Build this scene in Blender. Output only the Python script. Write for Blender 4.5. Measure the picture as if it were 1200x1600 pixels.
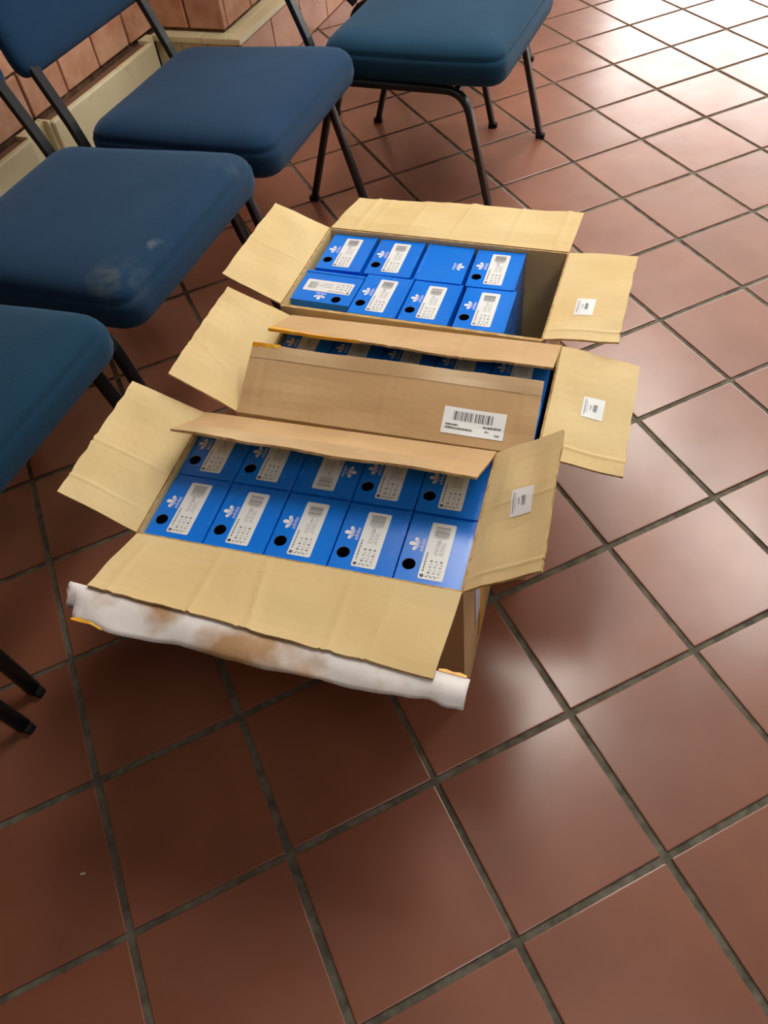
import bpy, bmesh, math, random
from mathutils import Vector, Matrix, noise
random.seed(7)
scn = bpy.context.scene
for o in list(bpy.data.objects):
    bpy.data.objects.remove(o)
C = scn.collection
PI = math.pi
R2 = math.sqrt(0.5)

# ------------------------------------------------------------------ camera
cam_d = bpy.data.cameras.new('camera')
cam = bpy.data.objects.new('camera', cam_d)
C.objects.link(cam)
cam_d.sensor_fit = 'VERTICAL'
cam_d.sensor_height = 36.0
cam_d.lens = 36.0 * 1191.655 / 1600.0
cam_d.clip_start = 0.02
right = Vector((0.90361133, -0.41892771, -0.0893652))
down = Vector((-0.37995106, -0.68753511, -0.61881553))
fwd = Vector((0.19779726, 0.59312312, -0.78043655))
m = Matrix((right, -down, -fwd)).transposed().to_4x4()
m.translation = Vector((0.3762175, -0.4233572, 1.3168611))
cam.matrix_world = m
scn.camera = cam

# ------------------------------------------------------------------ colour management, world, daylight
scn.view_settings.view_transform = 'Standard'
scn.view_settings.look = 'None'
scn.view_settings.gamma = 1.0
scn.view_settings.use_curve_mapping = False
scn.view_settings.exposure = 0.72
w = bpy.data.worlds.new('world')
scn.world = w
w.use_nodes = True
bg = w.node_tree.nodes['Background']
bg.inputs[0].default_value = (0.80, 0.90, 1.0, 1)
bg.inputs[1].default_value = 1.0


def W(a, b, z=0.0):
    """room frame: a along the brick wall, b out into the room"""
    return Vector(((a + b) * R2, (a - b) * R2, z))


def daylight(name, a, b, z, sx, sy, normal, power, col):
    l = bpy.data.lights.new(name, 'AREA')
    l.shape = 'RECTANGLE'
    l.size, l.size_y = sx, sy
    l.energy = power
    l.color = col
    o = bpy.data.objects.new(name, l)
    C.objects.link(o)
    o.location = W(a, b, z)
    o.rotation_euler = Vector(normal).to_track_quat('-Z', 'Y').to_euler()
    return o


DAY = (1.0, 0.965, 0.89)
daylight('daylight_end_window', 8.62, 1.8, 1.80, 4.8, 1.6, W(-1, 0), 125, DAY)
daylight('daylight_side_window', 2.6, 4.62, 1.65, 3.4, 1.6, W(0, -1), 6, DAY)


# ------------------------------------------------------------------ materials
def mat(name, color, rough=0.6, spec=0.4, metal=0.0, coat=0.0):
    mt = bpy.data.materials.new(name)
    mt.use_nodes = True
    nt = mt.node_tree
    p = nt.nodes['Principled BSDF']
    p.inputs['Base Color'].default_value = (*color, 1)
    p.inputs['Roughness'].default_value = rough
    p.inputs['Specular IOR Level'].default_value = spec
    p.inputs['Metallic'].default_value = metal
    p.inputs['Coat Weight'].default_value = coat
    return mt


def srgb(r, g, b):
    f = lambda v: ((v / 255 + 0.055) / 1.055) ** 2.4 if v > 10 else v / 255 / 12.92
    return (f(r), f(g), f(b))


def N(mt, t, **kw):
    n = mt.node_tree.nodes.new(t)
    for k, v in kw.items():
        setattr(n, k, v)
    return n


def link(mt, a, b):
    mt.node_tree.links.new(a, b)


def vary(mt, c1, c2, scale=6.0, detail=4.0, lo=0.35, hi=0.65, coord='Object', bump=0.0, bscale=None, rough=None, stretch=None, rnd=0.0):
    """noise between two own colours of the stuff, plus fine relief"""
    p = mt.node_tree.nodes['Principled BSDF']
    tc = N(mt, 'ShaderNodeTexCoord')
    src = tc.outputs[coord]
    oi = N(mt, 'ShaderNodeObjectInfo')
    add = N(mt, 'ShaderNodeVectorMath', operation='ADD')
    mul = N(mt, 'ShaderNodeVectorMath', operation='SCALE')
    comb = N(mt, 'ShaderNodeCombineXYZ')
    for i in range(3):
        link(mt, oi.outputs['Random'], comb.inputs[i])
    link(mt, comb.outputs[0], mul.inputs[0])
    mul.inputs['Scale'].default_value = 37.0
    link(mt, src, add.inputs[0])
    link(mt, mul.outputs[0], add.inputs[1])
    vec = add.outputs[0]
    if stretch:
        mp = N(mt, 'ShaderNodeMapping')
        mp.inputs['Scale'].default_value = stretch
        link(mt, vec, mp.inputs[0])
        vec = mp.outputs[0]
    nz = N(mt, 'ShaderNodeTexNoise')
    nz.inputs['Scale'].default_value = scale
    nz.inputs['Detail'].default_value = detail
    link(mt, vec, nz.inputs['Vector'])
    rp = N(mt, 'ShaderNodeMapRange')
    rp.inputs[1].default_value = lo
    rp.inputs[2].default_value = hi
    link(mt, nz.outputs[0], rp.inputs[0])
    mx = N(mt, 'ShaderNodeMix', data_type='RGBA')
    mx.inputs[6].default_value = (*c1, 1)
    mx.inputs[7].default_value = (*c2, 1)
    link(mt, rp.outputs[0], mx.inputs[0])
    out = mx.outputs[2]
    if rnd:
        hs = N(mt, 'ShaderNodeHueSaturation')
        mr = N(mt, 'ShaderNodeMapRange')
        mr.inputs[3].default_value = 1 - rnd
        mr.inputs[4].default_value = 1 + rnd
        link(mt, oi.outputs['Random'], mr.inputs[0])
        link(mt, mr.outputs[0], hs.inputs['Value'])
        link(mt, out, hs.inputs['Color'])
        out = hs.outputs[0]
    link(mt, out, p.inputs['Base Color'])
    if rough:
        r2 = N(mt, 'ShaderNodeMapRange')
        r2.inputs[1].default_value = 0.3
        r2.inputs[2].default_value = 0.7
        r2.inputs[3].default_value, r2.inputs[4].default_value = rough
        n3 = N(mt, 'ShaderNodeTexNoise')
        n3.inputs['Scale'].default_value = scale * 1.7
        n3.inputs['Detail'].default_value = 6
        link(mt, vec, n3.inputs['Vector'])
        link(mt, n3.outputs[0], r2.inputs[0])
        link(mt, r2.outputs[0], p.inputs['Roughness'])
    if bump:
        n2 = N(mt, 'ShaderNodeTexNoise')
        n2.inputs['Scale'].default_value = bscale or scale * 8
        n2.inputs['Detail'].default_value = 5
        link(mt, vec, n2.inputs['Vector'])
        bp = N(mt, 'ShaderNodeBump')
        bp.inputs['Strength'].default_value = bump
        bp.inputs['Distance'].default_value = 0.004
        link(mt, n2.outputs[0], bp.inputs['Height'])
        link(mt, bp.outputs[0], p.inputs['Normal'])
    return mt


M = {}
M['tile'] = vary(mat('terracotta_tile', (0.2, 0.07, 0.05), 0.35, 0.5), (0.212, 0.070, 0.036), (0.278, 0.098, 0.053), 5, 5, 0.3, 0.7, bump=0.05, bscale=30, rough=(0.38, 0.55), rnd=0.08)
_p = M['tile'].node_tree.nodes['Principled BSDF']
_p.inputs['Coat Weight'].default_value = 0.75
_p.inputs['Coat Roughness'].default_value = 0.23
M['grout'] = vary(mat('grout', (0.1, 0.1, 0.08), 0.9, 0.2), srgb(86, 83, 73), srgb(120, 115, 101), 40, 4, bump=0.3)
M['brick'] = vary(mat('brick', (0.4, 0.2, 0.12), 0.85, 0.2), srgb(192, 136, 106), srgb(214, 168, 140), 12, 5, bump=0.4, bscale=60, rnd=0.12)
M['mortar'] = vary(mat('mortar', (0.1, 0.08, 0.07), 0.95, 0.1), srgb(84, 64, 52), srgb(128, 98, 76), 20, 4, bump=0.3)
M['cream'] = vary(mat('cream_paint', (0.7, 0.65, 0.45), 0.32, 0.5), srgb(222, 212, 170), srgb(232, 224, 186), 5, 4, rough=(0.25, 0.4))
M['grille'] = mat('heater_grille', srgb(128, 96, 76), 0.55, 0.4)  # brown puts the dark slot and its brick reflection into the colour
M['skirting'] = vary(mat('skirting_tile', (0.3, 0.16, 0.12), 0.35, 0.5), srgb(176, 122, 92), srgb(196, 144, 114), 6, 4, rough=(0.25, 0.4), rnd=0.08)
M['plaster'] = vary(mat('plaster', (0.7, 0.66, 0.58), 0.8, 0.2), srgb(140, 130, 116), srgb(148, 138, 124), 3, 3)
M['kraft_in'] = vary(mat('cardboard_inside', (0.6, 0.45, 0.25), 0.75, 0.15), srgb(224, 196, 142), srgb(230, 206, 156), 7, 5, bump=0.12, bscale=70)
M['kraft_out'] = vary(mat('cardboard_outside', (0.5, 0.35, 0.2), 0.7, 0.2), srgb(194, 158, 114), srgb(204, 170, 126), 7, 5, bump=0.12, bscale=70)
M['kraft_edge'] = vary(mat('cardboard_edge', (0.5, 0.35, 0.2), 0.85, 0.1), srgb(176, 140, 92), srgb(214, 184, 130), 60, 3)
M['tape_clear'] = vary(mat('clear_tape', (0.6, 0.5, 0.36), 0.3, 0.5), srgb(196, 164, 122), srgb(212, 184, 144), 9, 4)
M['tape_orange'] = vary(mat('orange_tape', (0.8, 0.4, 0.05), 0.35, 0.5), srgb(226, 150, 22), srgb(246, 190, 60), 25, 3)
M['tape_white'] = mat('white_tape', srgb(212, 214, 236), 0.3, 0.5)
M['tape_torn'] = vary(mat('torn_white_tape', (0.8, 0.75, 0.7), 0.45, 0.4), srgb(196, 156, 114), srgb(250, 245, 243), 8, 4, 0.39, 0.53, bump=0.25, bscale=40, stretch=(1, 1, 1))
_nt = M['tape_torn'].node_tree
_p = _nt.nodes['Principled BSDF']
_tl = _nt.nodes.new('ShaderNodeBsdfTranslucent')
_nt.links.new(_p.inputs['Base Color'].links[0].from_socket, _tl.inputs[0])
_mx = _nt.nodes.new('ShaderNodeMixShader')
_mx.inputs[0].default_value = 0.12
_nt.links.new(_p.outputs[0], _mx.inputs[1])
_nt.links.new(_tl.outputs[0], _mx.inputs[2])
_nt.links.new(_mx.outputs[0], _nt.nodes['Material Output'].inputs[0])
M['blue'] = vary(mat('blue_box_card', (0.0, 0.15, 0.7), 0.3, 0.5), srgb(0, 120, 236), srgb(2, 128, 244), 6, 3, rough=(0.2, 0.3))
M['blue_side'] = M['blue']
M['box_dark'] = mat('box_hole_shade', (0.004, 0.005, 0.009), 0.9, 0.1)  # near-black colour stands in for the shade inside the finger hole
M['box_kraft'] = mat('box_raw_card', srgb(150, 140, 130), 0.8, 0.1)
M['white'] = mat('white_print', srgb(240, 242, 246), 0.45, 0.4)
M['label'] = mat('label_paper', srgb(238, 240, 240), 0.4, 0.4)
M['grey_ink'] = mat('grey_print', srgb(186, 188, 190), 0.6, 0.2)
M['dark_ink'] = mat('dark_print', srgb(70, 70, 74), 0.6, 0.2)
M['mid_ink'] = mat('mid_print', srgb(138, 140, 142), 0.6, 0.2)
M['black_ink'] = mat('black_print', srgb(18, 18, 20), 0.6, 0.2)
M['metal'] = mat('black_enamel', (0.012, 0.013, 0.016), 0.32, 0.5)
M['rubber'] = mat('black_rubber', (0.01, 0.01, 0.011), 0.7, 0.3)
M['frame_white'] = mat('white_frame', srgb(225, 225, 220), 0.4, 0.4)
M['paper'] = mat('paper_scrap', srgb(235, 225, 205), 0.7, 0.2)
M['underside'] = mat('seat_board', (0.012, 0.012, 0.013), 0.8, 0.2)


def fabric(name, c1, c2):
    mt = vary(mat(name, c1, 0.9, 0.15), c1, c2, 3.5, 5, 0.3, 0.7, bump=0.35, bscale=420)
    p = mt.node_tree.nodes['Principled BSDF']
    p.inputs['Sheen Weight'].default_value = 0.25
    p.inputs['Sheen Roughness'].default_value = 0.4
    p.inputs['Sheen Tint'].default_value = (0.5, 0.65, 0.9, 1)
    return mt


M['fabric'] = fabric('blue_upholstery', srgb(27, 55, 84), srgb(32, 62, 92))
M['fabric_teal'] = fabric('teal_blue_upholstery', srgb(24, 58, 82), srgb(29, 67, 92))

# worn upholstery: pale rubbed marks at one front corner of the seat
mw = fabric('worn_blue_upholstery', srgb(27, 56, 84), srgb(32, 63, 92))
_p = mw.node_tree.nodes['Principled BSDF']
_src = _p.inputs['Base Color'].links[0].from_socket
_tc = N(mw, 'ShaderNodeTexCoord')
_nz = N(mw, 'ShaderNodeTexNoise')
_nz.inputs['Scale'].default_value = 26
_nz.inputs['Detail'].default_value = 6
link(mw, _tc.outputs['Object'], _nz.inputs['Vector'])
for _c, _rad, _k, _col in (((-0.235, -0.225, 0.098), 0.075, 0.50, srgb(96, 104, 100)), ((-0.115, -0.245, 0.096), 0.022, 0.55, srgb(140, 150, 150)), ((0.20, -0.25, 0.09), 0.06, 0.28, srgb(90, 104, 118))):
    _d = N(mw, 'ShaderNodeVectorMath', operation='DISTANCE')
    link(mw, _tc.outputs['Object'], _d.inputs[0])
    _d.inputs[1].default_value = _c
    _m1 = N(mw, 'ShaderNodeMapRange')
    _m1.inputs[1].default_value, _m1.inputs[2].default_value = _rad, 0.0
    link(mw, _d.outputs['Value'], _m1.inputs[0])
    _m2 = N(mw, 'ShaderNodeMapRange')
    _m2.inputs[1].default_value, _m2.inputs[2].default_value = 0.42, 0.68
    _m2.inputs[4].default_value = _k * 2
    link(mw, _nz.outputs[0], _m2.inputs[0])
    _mu = N(mw, 'ShaderNodeMath', operation='MULTIPLY', use_clamp=True)
    link(mw, _m1.outputs[0], _mu.inputs[0])
    link(mw, _m2.outputs[0], _mu.inputs[1])
    _mm = N(mw, 'ShaderNodeMix', data_type='RGBA')
    _mm.inputs[7].default_value = (*_col, 1)
    link(mw, _mu.outputs[0], _mm.inputs[0])
    link(mw, _src, _mm.inputs[6])
    _src = _mm.outputs[2]
link(mw, _src, _p.inputs['Base Color'])
M['fabric_worn'] = mw

em = bpy.data.materials.new('lamp_diffuser')
em.use_nodes = True
ep = em.node_tree.nodes['Principled BSDF']
ep.inputs['Base Color'].default_value = (0.9, 0.9, 0.9, 1)
ep.inputs['Emission Color'].default_value = (1.0, 0.965, 0.89, 1)
ep.inputs['Emission Strength'].default_value = 10.5
M['lamp'] = em
M['lamp_fill'] = em.copy()  # dimmer copy, used by the added fill panel
M['lamp_fill'].node_tree.nodes['Principled BSDF'].inputs['Emission Strength'].default_value = 3.8
gl = bpy.data.materials.new('window_glass')
gl.use_nodes = True
nt = gl.node_tree
nt.nodes.remove(nt.nodes['Principled BSDF'])
tr = nt.nodes.new('ShaderNodeBsdfTransparent')
gs = nt.nodes.new('ShaderNodeBsdfGlossy')
gs.inputs['Roughness'].default_value = 0.02
mx = nt.nodes.new('ShaderNodeMixShader')
mx.inputs[0].default_value = 0.06
nt.links.new(tr.outputs[0], mx.inputs[1])
nt.links.new(gs.outputs[0], mx.inputs[2])
nt.links.new(mx.outputs[0], nt.nodes['Material Output'].inputs[0])
M['glass'] = gl


# ------------------------------------------------------------------ helpers
def mesh(name, verts, faces, mats, idx=None, smooth=False):
    me = bpy.data.meshes.new(name)
    me.from_pydata([tuple(v) for v in verts], [], faces)
    for mm in (mats if isinstance(mats, (list, tuple)) else [mats]):
        me.materials.append(M[mm])
    if idx:
        me.polygons.foreach_set('material_index', idx)
    if smooth:
        me.polygons.foreach_set('use_smooth', [True] * len(me.polygons))
    me.update()
    return me


def obj(name, me, parent=None, loc=None, rot=None):
    o = bpy.data.objects.new(name, me)
    C.objects.link(o)
    if parent:
        o.parent = parent
    if loc is not None:
        o.location = loc
    if rot is not None:
        o.rotation_euler = rot
    return o


def tag(o, label=None, cat=None, group=None, kind=None):
    if label:
        o['label'] = label
    if cat:
        o['category'] = cat
    if group:
        o['group'] = group
    if kind:
        o['kind'] = kind
    return o


def thing(name, label, cat, loc=(0, 0, 0), rotz=0.0, group=None):
    o = bpy.data.objects.new(name, None)
    o.empty_display_size = 0.05
    C.objects.link(o)
    o.location = loc
    o.rotation_euler = (0, 0, rotz)
    return tag(o, label, cat, group)


class MB:
    def __init__(s):
        s.v, s.f, s.i = [], [], []

    def quad(s, a, b, c, d, k=0):
        n = len(s.v)
        s.v += [Vector(a), Vector(b), Vector(c), Vector(d)]
        s.f.append((n, n + 1, n + 2, n + 3))
        s.i.append(k)

    def poly(s, pts, k=0):
        n = len(s.v)
        s.v += [Vector(p) for p in pts]
        s.f.append(tuple(range(n, n + len(pts))))
        s.i.append(k)

    def box(s, lo, hi, k=0):
        n = len(s.v)
        x0, y0, z0 = lo
        x1, y1, z1 = hi
        s.v += [Vector(p) for p in ((x0, y0, z0), (x1, y0, z0), (x1, y1, z0), (x0, y1, z0), (x0, y0, z1), (x1, y0, z1), (x1, y1, z1), (x0, y1, z1))]
        for f in ((0, 3, 2, 1), (4, 5, 6, 7), (0, 1, 5, 4), (1, 2, 6, 5), (2, 3, 7, 6), (3, 0, 4, 7)):
            s.f.append(tuple(n + q for q in f))
            s.i.append(k)

    def boxab(s, lo, hi, k=0):
        """box given in the wall frame (a, b, z)"""
        n = len(s.v)
        s.box(lo, hi, k)
        for q in range(n, n + 8):
            v = s.v[q]
            s.v[q] = W(v.x, v.y, v.z)
        for q in range(len(s.f) - 6, len(s.f)):      # the frame is mirrored
            s.f[q] = tuple(reversed(s.f[q]))

    def sweep(s, pts, prof, k=0, up=Vector((0, 0, 1)), closed_ends=True):
        n0 = len(s.v)
        m_ = len(prof)
        for i, p in enumerate(pts):
            p = Vector(p)
            a = Vector(pts[max(i - 1, 0)])
            b = Vector(pts[min(i + 1, len(pts) - 1)])
            t = (b - a).normalized()
            sx = t.cross(up)
            if sx.length < 1e-4:
                sx = Vector((1, 0, 0))
            sx.normalize()
            sy = sx.cross(t)
            for (x, y) in prof:
                s.v.append(p + sx * x + sy * y)
        for i in range(len(pts) - 1):
            for j in range(m_):
                a = n0 + i * m_ + j
                b = n0 + i * m_ + (j + 1) % m_
                s.f.append((a, b, b + m_, a + m_))
                s.i.append(k)
        if closed_ends:
            s.f.append(tuple(n0 + j for j in range(m_))[::-1])
            s.i.append(k)
            e = n0 + (len(pts) - 1) * m_
            s.f.append(tuple(e + j for j in range(m_)))
            s.i.append(k)

    def mesh(s, name, mats, smooth=False):
        return mesh(name, s.v, s.f, mats, s.i, smooth)


def fixn(me):
    bm = bmesh.new()
    bm.from_mesh(me)
    bmesh.ops.recalc_face_normals(bm, faces=bm.faces)
    bm.to_mesh(me)
    bm.free()
    return me


def bevel(me, width, seg=2, weld=True, angle=0.6):
    bm = bmesh.new()
    bm.from_mesh(me)
    if weld:
        bmesh.ops.remove_doubles(bm, verts=bm.verts, dist=1e-6)
    bmesh.ops.recalc_face_normals(bm, faces=bm.faces)
    ed = [e for e in bm.edges if len(e.link_faces) == 2 and e.calc_face_angle(0) > angle]
    bmesh.ops.bevel(bm, geom=ed, offset=width, segments=seg, profile=0.6, affect='EDGES')
    bm.to_mesh(me)
    bm.free()
    return me


def rrect(wd, ht, r, n=3):
    out = []
    for cx, cy, a0 in ((wd / 2 - r, ht / 2 - r, 0), (-wd / 2 + r, ht / 2 - r, 90), (-wd / 2 + r, -ht / 2 + r, 180), (wd / 2 - r, -ht / 2 + r, 270)):
        for q in range(n + 1):
            t = math.radians(a0 + 90 * q / n)
            out.append((cx + r * math.cos(t), cy + r * math.sin(t)))
    return out


def fillet(pts, radii, n=6):
    out = [Vector(pts[0])]
    for i in range(1, len(pts) - 1):
        p, a, b = Vector(pts[i]), Vector(pts[i - 1]), Vector(pts[i + 1])
        r = radii[i - 1] if isinstance(radii, (list, tuple)) else radii
        d0, d1 = (a - p).normalized(), (b - p).normalized()
        p0, p1 = p + d0 * r, p + d1 * r
        for q in range(n + 1):
            t = q / n
            out.append(p0 * (1 - t) ** 2 + p * 2 * t * (1 - t) + p1 * t * t)
    out.append(Vector(pts[-1]))
    return out


# ------------------------------------------------------------------ the room
PITCH = 0.27
A0, A1, B0, B1, ZC = -3.0, 8.5, -1.57, 4.5, 2.7

mb = MB()
mb.boxab((A0, B0 - 0.3, -0.12), (A1, B1, -0.004))
floor = obj('floor', fixn(mb.mesh('floor', 'grout')))
tag(floor, 'terracotta quarry tile floor with wide grey grout joints', kind='structure')

hs = PITCH / 2 - 0.0058
mb = MB()
mb.box((-hs, -hs, -0.010), (hs, hs, 0.0))
tile_me = bevel(mb.mesh('tile', 'tile'), 0.0022, 2)
rest = MB()
rt = random.Random(3)
n_tiles = 0
for j in range(-26, 60):
    for i in range(-45, 45):
        x, y = (j + 0.5) * PITCH, (i + 0.5) * PITCH
        a, b = (x + y) * R2, (x - y) * R2
        if not (A0 + 0.2 < a < A1 - 0.2 and B0 - 0.2 < b < B1 - 0.2):
            continue
        if -0.62 < a < 4.55 and -1.45 < b < 1.25:
            t = obj('tile', tile_me, floor, (x + rt.uniform(-1, 1) * 0.0012, y + rt.uniform(-1, 1) * 0.0012, -rt.random() * 0.0006),
                    (rt.uniform(-1, 1) * 0.0022, rt.uniform(-1, 1) * 0.0022, rt.choice((0, 1, 2, 3)) * PI / 2 + rt.uniform(-1, 1) * 0.003))
            n_tiles += 1
        else:
            rest.box((x - hs, y - hs, -0.010), (x + hs, y + hs, -0.0005))
print('tiles', n_tiles)
o = obj('tile_field', fixn(rest.mesh('tile_field', 'tile')), floor)
tag(o, kind='stuff')

# walls
mb = MB()
mb.boxab((A0, B0 - 0.3, -0.1), (2.82 + 0.012, B0 - 0.012, ZC))
mb.boxab((2.82 + 0.012, B0 - 0.3, -0.1), (A1, -1.245 - 0.012, ZC))
wall = obj('wall_left', fixn(mb.mesh('wall_left', 'mortar')))
tag(wall, 'brick wall with dark joints behind the row of chairs', kind='structure')

BL, BH, JT = 0.205, 0.150, 0.009
bmeshes = {}


def brick_me(l, d):
    k = (round(l, 3), round(d, 3))
    if k not in bmeshes:
        q = MB()
        q.box((0, 0, 0), (l, d, BH - JT))
        bmeshes[k] = bevel(q.mesh('brick', 'brick'), 0.003, 1)
    return bmeshes[k]


Z0 = 0.222
rest = MB()
rb = random.Random(5)


def brick(a, b, z, l, along, near):
    """along 'a': face towards +b;  along 'b': face towards -a"""
    dp = rb.uniform(-0.002, 0.002)
    if near:
        me = brick_me(l, 0.03)
        if along == 'a':      # local x -> +a, local y -> -b... rotate 45deg; front face at y=0 side
            o = obj('brick', me, wall, W(a, b + dp, z), (0, 0, PI / 4))
        else:                 # local x runs along +b, depth runs along +a
            o = obj('brick', me, wall, W(a + dp, b, z), (0, 0, -PI / 4))
    else:
        if along == 'a':
            rest.boxab((a, b - 0.03, z), (a + l, b, z + BH - JT))
        else:
            rest.boxab((a, b, z), (a + 0.03, b + l, z + BH - JT))


for c in range(int((ZC - Z0) / BH)):
    z = Z0 + c * BH
    off = 0.0 if c % 2 == 0 else BL / 2
    # main wall: a joint at a = 2.44 in the lowest course
    a = 2.445 + off - BL * 26
    while a < 2.80:
        l = min(BL - JT, 2.815 - a)
        if l > 0.03:
            brick(a, B0, z, l, 'a', c < 4 and a > 0.5)
        a += BL
    # return of the step (face towards -a), joint 0.165 from the corner
    b = -1.245
    first = 0.165 if c % 2 == 0 else 0.07
    brick(2.82, b - first + JT, z, first - JT, 'b', c < 4)
    if first + 0.14 < 0.34:
        brick(2.82, -1.562, z, 0.325 - first - JT, 'b', c < 4)
    # projecting wall
    a = 2.82 + 0.032 + (0 if c % 2 == 0 else -0.0)
    ln = BL if c % 2 == 0 else BL / 2
    while a < A1 - 0.05:
        brick(a, -1.245, z, min(ln, A1 - a) - JT, 'a', c < 4 and a < 4.6)
        a += ln
        ln = BL
o = obj('brick_courses', fixn(rest.mesh('brick_courses', 'brick')), wall)
tag(o, kind='stuff')

# plinth under the projecting wall with cream ledge and tile skirting
mb = MB()
mb.boxab((2.80, -1.56, -0.01), (A1, -1.185, 0.186))
plinth = obj('wall_plinth', fixn(mb.mesh('wall_plinth', 'mortar')))
tag(plinth, 'low plinth with cream ledge under the projecting brick wall', kind='structure')
q = MB()
q.box((0, 0, 0), (0.262, 0.018, 0.18))
sk = bevel(q.mesh('skirting_tile', 'skirting'), 0.002, 1)
a = 2.787
while a < 6.4:
    obj('skirting_tile', sk, plinth, W(a, -1.165, 0.001), (0, 0, PI / 4))
    a += 0.268
q = MB()
q.box((0, 0, 0), (0.118, 0.016, 0.18))
sk2 = bevel(q.mesh('end_tile', 'cream'), 0.002, 1)
for k in range(3):
    obj('end_tile', sk2, plinth, W(2.786, -1.558 + k * 0.122, 0.001), (0, 0, -PI / 4))
for nm, lo, hi in (('ledge', (2.77, -1.215, 0.186), (5.2, -1.160, 0.208)), ('ledge', (2.77, -1.33, 0.186), (2.835, -1.217, 0.208)), ('ledge', (2.77, -1.562, 0.186), (2.835, -1.332, 0.208)), ('ledge', (2.837, -1.262, 0.186), (5.2, -1.217, 0.2075)), ('ledge', (5.202, -1.262, 0.186), (8.4, -1.160, 0.208))):
    mb = MB()
    mb.boxab(lo, hi)
    obj(nm, bevel(mb.mesh(nm, 'cream'), 0.003, 2), plinth)


# other walls, with window openings, and the ceiling
def wall_with_window(name, horiz, c0, c1, at, thick, wa, wb, wz0, wz1):
    mb = MB()
    for (p0, p1, z0, z1) in ((c0, wa, -0.1, ZC), (wb, c1, -0.1, ZC), (wa, wb, -0.1, wz0), (wa, wb, wz1, ZC)):
        if horiz == 'b':
            mb.boxab((at, p0, z0), (at + thick, p1, z1))
        else:
            mb.boxab((p0, at, z0), (p1, at + thick, z1))
    o = obj(name, fixn(mb.mesh(name, 'plaster')))
    return tag(o, kind='structure')


wall_with_window('wall_back', 'b', B0 - 0.3, B1, A1, 0.1, -0.6, 4.2, 1.0, 2.6)
wall_with_window('wall_right', 'a', A0, A1, B1, 0.1, 0.9, 4.3, 0.85, 2.45)
mb = MB()
mb.boxab((A0 - 0.1, B0 - 0.3, -0.1), (A0, B1 + 0.1, ZC))
tag(obj('wall_front', fixn(mb.mesh('wall_front', 'plaster'))), kind='structure')
mb = MB()
mb.boxab((A0 - 0.1, B0 - 0.3, ZC), (A1 + 0.1, B1 + 0.1, ZC + 0.1))
tag(obj('ceiling', fixn(mb.mesh('ceiling', 'plaster'))), kind='structure')


def window(name, horiz, at, p0, p1, z0, z1, n):
    t = bpy.data.objects.new(name, None)
    C.objects.link(t)
    tag(t, kind='structure')
    fr = MB()

    def bx(pa, pb, za, zb, d0, d1, q):
        if horiz == 'b':
            q.boxab((at + d0, pa, za), (at + d1, pb, zb))
        else:
            q.boxab((pa, at + d0, za), (pb, at + d1, zb))
    e = 0.05
    bx(p0, p1, z0, z0 + e, 0.02, 0.07, fr)
    bx(p0, p1, z1 - e, z1, 0.02, 0.07, fr)
    for k in range(n + 1):
        c = p0 + (p1 - p0 - e) * k / n
        bx(c, c + e, z0 + e, z1 - e, 0.02, 0.07, fr)
    obj('window_frame', fixn(fr.mesh('window_frame', 'frame_white')), t)
    for k in range(n):
        c = p0 + (p1 - p0 - e) * k / n
        c2 = p0 + (p1 - p0 - e) * (k + 1) / n
        g = MB()
        bx(c + e, c2, z0 + e, z1 - e, 0.043, 0.047, g)
        obj('pane', fixn(g.mesh('pane', 'glass')), t)


window('window_1', 'b', A1, -0.6, 4.2, 1.0, 2.6, 4)
window('window_2', 'a', B1, 0.9, 4.3, 0.85, 2.45, 3)


# ceiling lamp over the boxes
def ceiling_lamp(x, y, rz, L=1.25, Wd=0.62, label='', glow='lamp'):
    t = thing('ceiling_light', label, 'light', (x, y, ZC), rz)
    f = MB()
    for lo, hi in (((-Wd / 2, -L / 2, -0.06), (-Wd / 2 + 0.025, L / 2, 0)), ((Wd / 2 - 0.025, -L / 2, -0.06), (Wd / 2, L / 2, 0)),
                   ((-Wd / 2 + 0.025, -L / 2, -0.06), (Wd / 2 - 0.025, -L / 2 + 0.025, 0)), ((-Wd / 2 + 0.025, L / 2 - 0.025, -0.06), (Wd / 2 - 0.025, L / 2, 0))):
        f.box(lo, hi)
    obj('frame', fixn(f.mesh('frame', 'frame_white')), t)
    d = MB()
    d.box((-Wd / 2 + 0.025, -L / 2 + 0.025, -0.05), (Wd / 2 - 0.025, L / 2 - 0.025, -0.01))
    obj('diffuser', fixn(d.mesh('diffuser', glow)), t)
    return t


for lx, ly, lab in ((1.62, 1.35, 'flat white ceiling light panel above the cartons'), (3.2, 1.25, 'flat white ceiling light panel second across the room from the brick wall'),
                    (0.75, -1.3, 'added dim fill light panel on the side of the cartons away from the chairs'), (3.3, 2.6, 'flat white ceiling light panel between the cartons and the end window')):
    ceiling_lamp(lx, ly, -0.25, label=lab, glow='lamp_fill' if ly < 0 else 'lamp')  # dim panel is an unseen light added to brighten the near floor

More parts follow.
